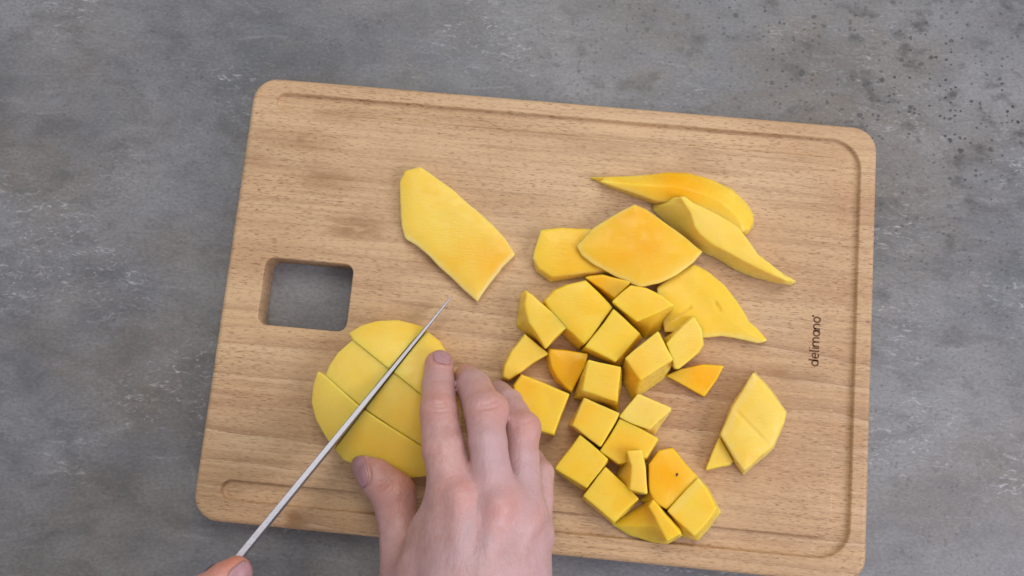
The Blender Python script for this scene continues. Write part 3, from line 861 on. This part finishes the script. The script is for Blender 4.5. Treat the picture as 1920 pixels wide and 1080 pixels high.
def hand(label, fingers, palm, bumps, creases, reds, lo, hi, vox, org, tendons=(), nails=(), veins=()):
    def fn(X, Y, Z):
        pm = None
        for c in palm:
            q = chain(X, Y, Z, c, .006)
            pm = q if pm is None else smin(pm, q, .013)
        r = pm
        for c, kk in fingers:
            r = smin(r, smin(pm, chain(X, Y, Z, c, .0014), kk), .0003)
        for p, rad, kk in bumps:
            r = smin(r, np.sqrt((X - p[0]) ** 2 + (Y - p[1]) ** 2 + (Z - p[2]) ** 2) - rad, kk)
        for c in tendons:
            r = smin(r, chain(X, Y, Z, c, .001), .006)
        r = r + .00025 * wob(X, Y, Z, 5, 180) + .00012 * wob(X, Y, Z, 6, 520)
        for a, d, sd_, hw_, wd_, dep in creases:
            pd = (X - a[0]) * d[0] + (Y - a[1]) * d[1] + (Z - a[2]) * d[2]
            ss = (X - a[0]) * sd_[0] + (Y - a[1]) * sd_[1]
            pd = pd + 28 * ss * ss
            r = r + 2.2 * dep * np.exp(-(pd / wd_) ** 2 - (ss / hw_) ** 4 - ((Z - a[2]) / .012) ** 4)
        return r
    specs = []
    for j0, j1, t, normal, L, Wd, ax in nails:
        ax = (j0[0] - j1[0]) if ax is None else ax
        ax = ax / np.linalg.norm(ax)
        nn = np.asarray(normal, float); nn = nn - ax * (nn @ ax); nn /= np.linalg.norm(nn)
        r0 = j0[1] + (j1[1] - j0[1]) * t
        specs.append((j0[0] + (j1[0] - j0[0]) * t + nn * r0, ax, nn, L, Wd, r0))

    def fn2(X, Y, Z):
        r = fn(X, Y, Z)
        for c, ax, nn, L, Wd, r0 in specs:
            sv = np.cross(ax, nn)
            x, y, z = X - c[0], Y - c[1], Z - c[2]
            al = x * ax[0] + y * ax[1] + z * ax[2]; sl = x * sv[0] + y * sv[1] + z * sv[2]; nl = x * nn[0] + y * nn[1] + z * nn[2]
            e = (np.abs(al / (L * .5)) ** 3 + np.abs(sl / (Wd * .5)) ** 3) ** (1 / 3.)
            m = np.exp(-(np.clip(-nl, 0, 1) / .004) ** 2 - (np.clip(nl, 0, 1) / .004) ** 2)
            r = r + m * (.0006 * np.exp(-((e - 1.02) / .10) ** 2) - .0005 * np.exp(-((e - 1.30) / .16) ** 2) * (al < L * .3))
        return r
    v, f = nets(fn2, lo, hi, vox)
    me = pymesh('hand', v - org, f)
    vn = np.zeros(len(v))
    for a, b in veins:
        d = b - a; tt = np.clip(((v - a) @ d) / (d @ d), 0, 1)
        vn = np.maximum(vn, np.exp(-(np.linalg.norm((v - a - tt[:, None] * d) * [1, 1, .2], axis=1) / .0016) ** 2))
    attr(me, 'vein', vn)
    attr(me, 'pale', np.exp(-(np.linalg.norm((v - at(945, 1050, .065)) * [1, .75, .6], axis=1) / .034) ** 2) if veins else np.zeros(len(v)))  # mask of the painted lilac sheen on the hand's back
    red = np.zeros(len(v))
    for p, rad, s in reds:
        red = np.maximum(red, s * np.exp(-(np.linalg.norm(v - p, axis=1) / rad) ** 2))
    attr(me, 'redness', red)
    o = link('hand', me, MAT_SKIN)
    o.location = org
    for c, ax, nn, L, Wd, r0 in specs:
        nail(o, c, ax, nn, L, Wd, r0, org, fn)
    return tag(o, label, 'hand')


IDX = [J(823, 684, 23, 7.5), J(822, 722, 31, 8.3), J(823, 772, 43, 9.2), J(831, 840, 52, 10.2), J(856, 935, 57, 11.5)]
MID = [J(876, 709, 13, 7.5), J(888, 727, 30, 9.0), J(908, 770, 46, 9.8), J(915, 830, 55, 9.1), J(921, 885, 58, 9.5), J(932, 945, 59, 11.3)]
RNG = [J(936, 738, 8, 7.0), J(953, 758, 22, 8.0), J(978, 803, 37, 8.6), J(980, 858, 43, 8.0), J(982, 955, 51, 9.8)]
PNK = [J(985, 848, 7, 6.0), J(996, 862, 17, 6.5), J(1012, 888, 24, 7.2), J(1011, 936, 31, 7.0), J(1000, 1005, 42, 9.0)]
THB = [J(689, 872, 13, 8.0), J(705, 890, 15, 9.6), J(738, 927, 18, 11.4), J(746, 985, 21, 9.6), J(757, 1070, 30, 11.5), J(800, 1230, 46, 15)]
PALM = [[J(856, 935, 57, 11.5), J(850, 1080, 64, 13), J(865, 1260, 70, 16)],
        [J(932, 945, 59, 11.3), J(905, 1090, 66, 13), J(890, 1260, 72, 16)],
        [J(980, 962, 52, 10.4), J(945, 1090, 60, 13), J(915, 1260, 70, 16)],
        [J(998, 1008, 43, 9.4), J(983, 1080, 50, 11), J(940, 1260, 64, 16)],
        [J(838, 945, 48, 10), J(816, 1010, 46, 12.5), J(800, 1080, 46, 14), J(820, 1240, 56, 16)],
        [J(860, 1240, 68, 21), J(880, 1600, 78, 25)], [J(920, 1240, 66, 20), J(925, 1600, 77, 25)]]
TENDONS = [[J(861, 935, 67, 2.6), J(868, 1090, 75, 3)], [J(936, 950, 69, 2.6), J(905, 1100, 77, 3)], [J(990, 980, 61, 2.4), J(940, 1100, 71, 3)]]
BUMPS = [(at(861, 930, .0665), .0042, .006), (at(936, 946, .0685), .0045, .006), (at(991, 974, .060), .0038, .006),
         (at(930, 768, .046), .0055, .007), (at(990, 802, .040), .0048, .006)]


def cr(u, v, z, du, dv, hw, wd, depth):
    """skin fold across a finger: centre pixel and level, finger direction in pixels, half length, width, depth (mm)"""
    a = at(u, v, z * .001); d = at(u + du, v + dv, z * .001) - a; d /= np.linalg.norm(d)
    return (a, d, np.cross([0, 0, 1.0], d), hw * .001, wd * .001, depth * .001)


CREASE = [cr(722, 906, 26, 40, 50, 5, .55, .55), cr(727, 912, 26, 44, 46, 6, .6, .65), cr(717, 899, 26, 40, 50, 4, .5, .35), cr(731, 919, 26, 46, 44, 5, .5, .4),
          cr(824, 757, 51, 0, 50, 5, .6, .30), cr(824, 764, 51, 3, 50, 6, .6, .38), cr(823, 772, 51, -3, 50, 5, .6, .32), cr(822, 714, 39, 0, 50, 5, .5, .2),
          cr(918, 757, 52, 15, 50, 5, .6, .28), cr(921, 765, 52, 12, 50, 6, .6, .32), cr(985, 793, 46, 15, 50, 5, .6, .25)]
REDS = [(at(864, 925, .067), .011, .75), (at(939, 958, .069), .011, .9), (at(995, 980, .060), .008, .6), (at(680, 868, .018), .016, .6), (at(750, 905, .022), .020, .65),
        (at(822, 672, .028), .011, .7), (at(812, 768, .046), .014, .5), (at(925, 760, .052), .013, .5), (at(985, 795, .046), .012, .5), (at(800, 850, .05), .014, .4), (at(868, 700, .016), .012, .5)]  # spots on the index's left side paint its reddish-brown shading into the skin
orgL = np.array([*at(880, 1000, 0)[:2], T])
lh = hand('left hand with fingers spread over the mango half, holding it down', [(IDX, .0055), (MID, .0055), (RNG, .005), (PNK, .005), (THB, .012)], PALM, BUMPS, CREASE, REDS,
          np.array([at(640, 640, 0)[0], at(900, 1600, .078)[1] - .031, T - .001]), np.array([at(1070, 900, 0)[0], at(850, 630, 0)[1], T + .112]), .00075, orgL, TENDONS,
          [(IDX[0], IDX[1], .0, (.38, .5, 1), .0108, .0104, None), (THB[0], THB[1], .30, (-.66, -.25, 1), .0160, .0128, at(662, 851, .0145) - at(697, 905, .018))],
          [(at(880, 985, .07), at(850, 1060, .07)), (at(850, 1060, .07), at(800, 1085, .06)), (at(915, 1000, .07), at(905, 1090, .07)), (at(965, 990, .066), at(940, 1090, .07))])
# the other hand: forefinger along the spine, the rest closed round the handle
R_IDX = [J(442, 1073, 66, 7.3), J(420, 1088, 69, 7.9), J(380, 1118, 74, 8.8), J(310, 1180, 84, 9.8), J(262, 1290, 80, 12)]
hp = lambda t, a, d, s=0: K0 + kd * (KL + .012 + HL * t) + kside * a + kdown * (.013 + d)
sg = 1.0 if kside[0] > 0 else -1.0
R_F = []
for t, r in ((.30, .0088), (.48, .0088), (.65, .0075)):
    R_F.append([(hp(t + .02, -sg * .022, -.012), r + .0015), (hp(t, -sg * .019, .012), r), (hp(t, sg * .003, .021), r), (hp(t, sg * .019, .010), r * .95), (hp(t, sg * .018, -.002), r * .85)])
R_T = [(hp(.05, sg * .020, -.004), .0085), (hp(.20, sg * .022, -.006), .010), (hp(.45, sg * .018, -.016), .011), (hp(.8, sg * .004, -.026), .014)]
R_P = [[(hp(.30, -sg * .022, -.012), .011), (hp(.75, -sg * .012, -.022), .014), (hp(1.15, 0, -.024), .018)],
       [(hp(.48, -sg * .022, -.010), .011), (hp(1.15, -.004, -.016), .018)], [(hp(.66, -sg * .022, -.006), .010), (hp(1.15, 0, -.006), .018)],
       [R_IDX[-1], (hp(.75, -sg * .010, -.024), .014), (hp(1.15, 0, -.022), .02)], [(hp(1.1, 0, -.018), .021), (hp(1.9, 0, -.010), .024)]]
allp = np.array([p for c in R_F + R_P + [R_IDX, R_T] for p, r in c])
orgR = np.array([*allp.mean(0)[:2], 0])
REDR = [(at(425, 1062, .068), .014, 1.0), (at(400, 1090, .07), .016, .8)]
rh = hand('hand gripping the knife, only a reddish fingertip in view at the end of the blade', [(R_IDX, .008), (R_T, .008)] + [(c, .005) for c in R_F], R_P, [], [], REDR,
          allp.min(0) - .026, allp.max(0) + .026, .0012, orgR, (), [(R_IDX[0], R_IDX[1], .0, (.45, -.25, 1), .0125, .0112, None)])
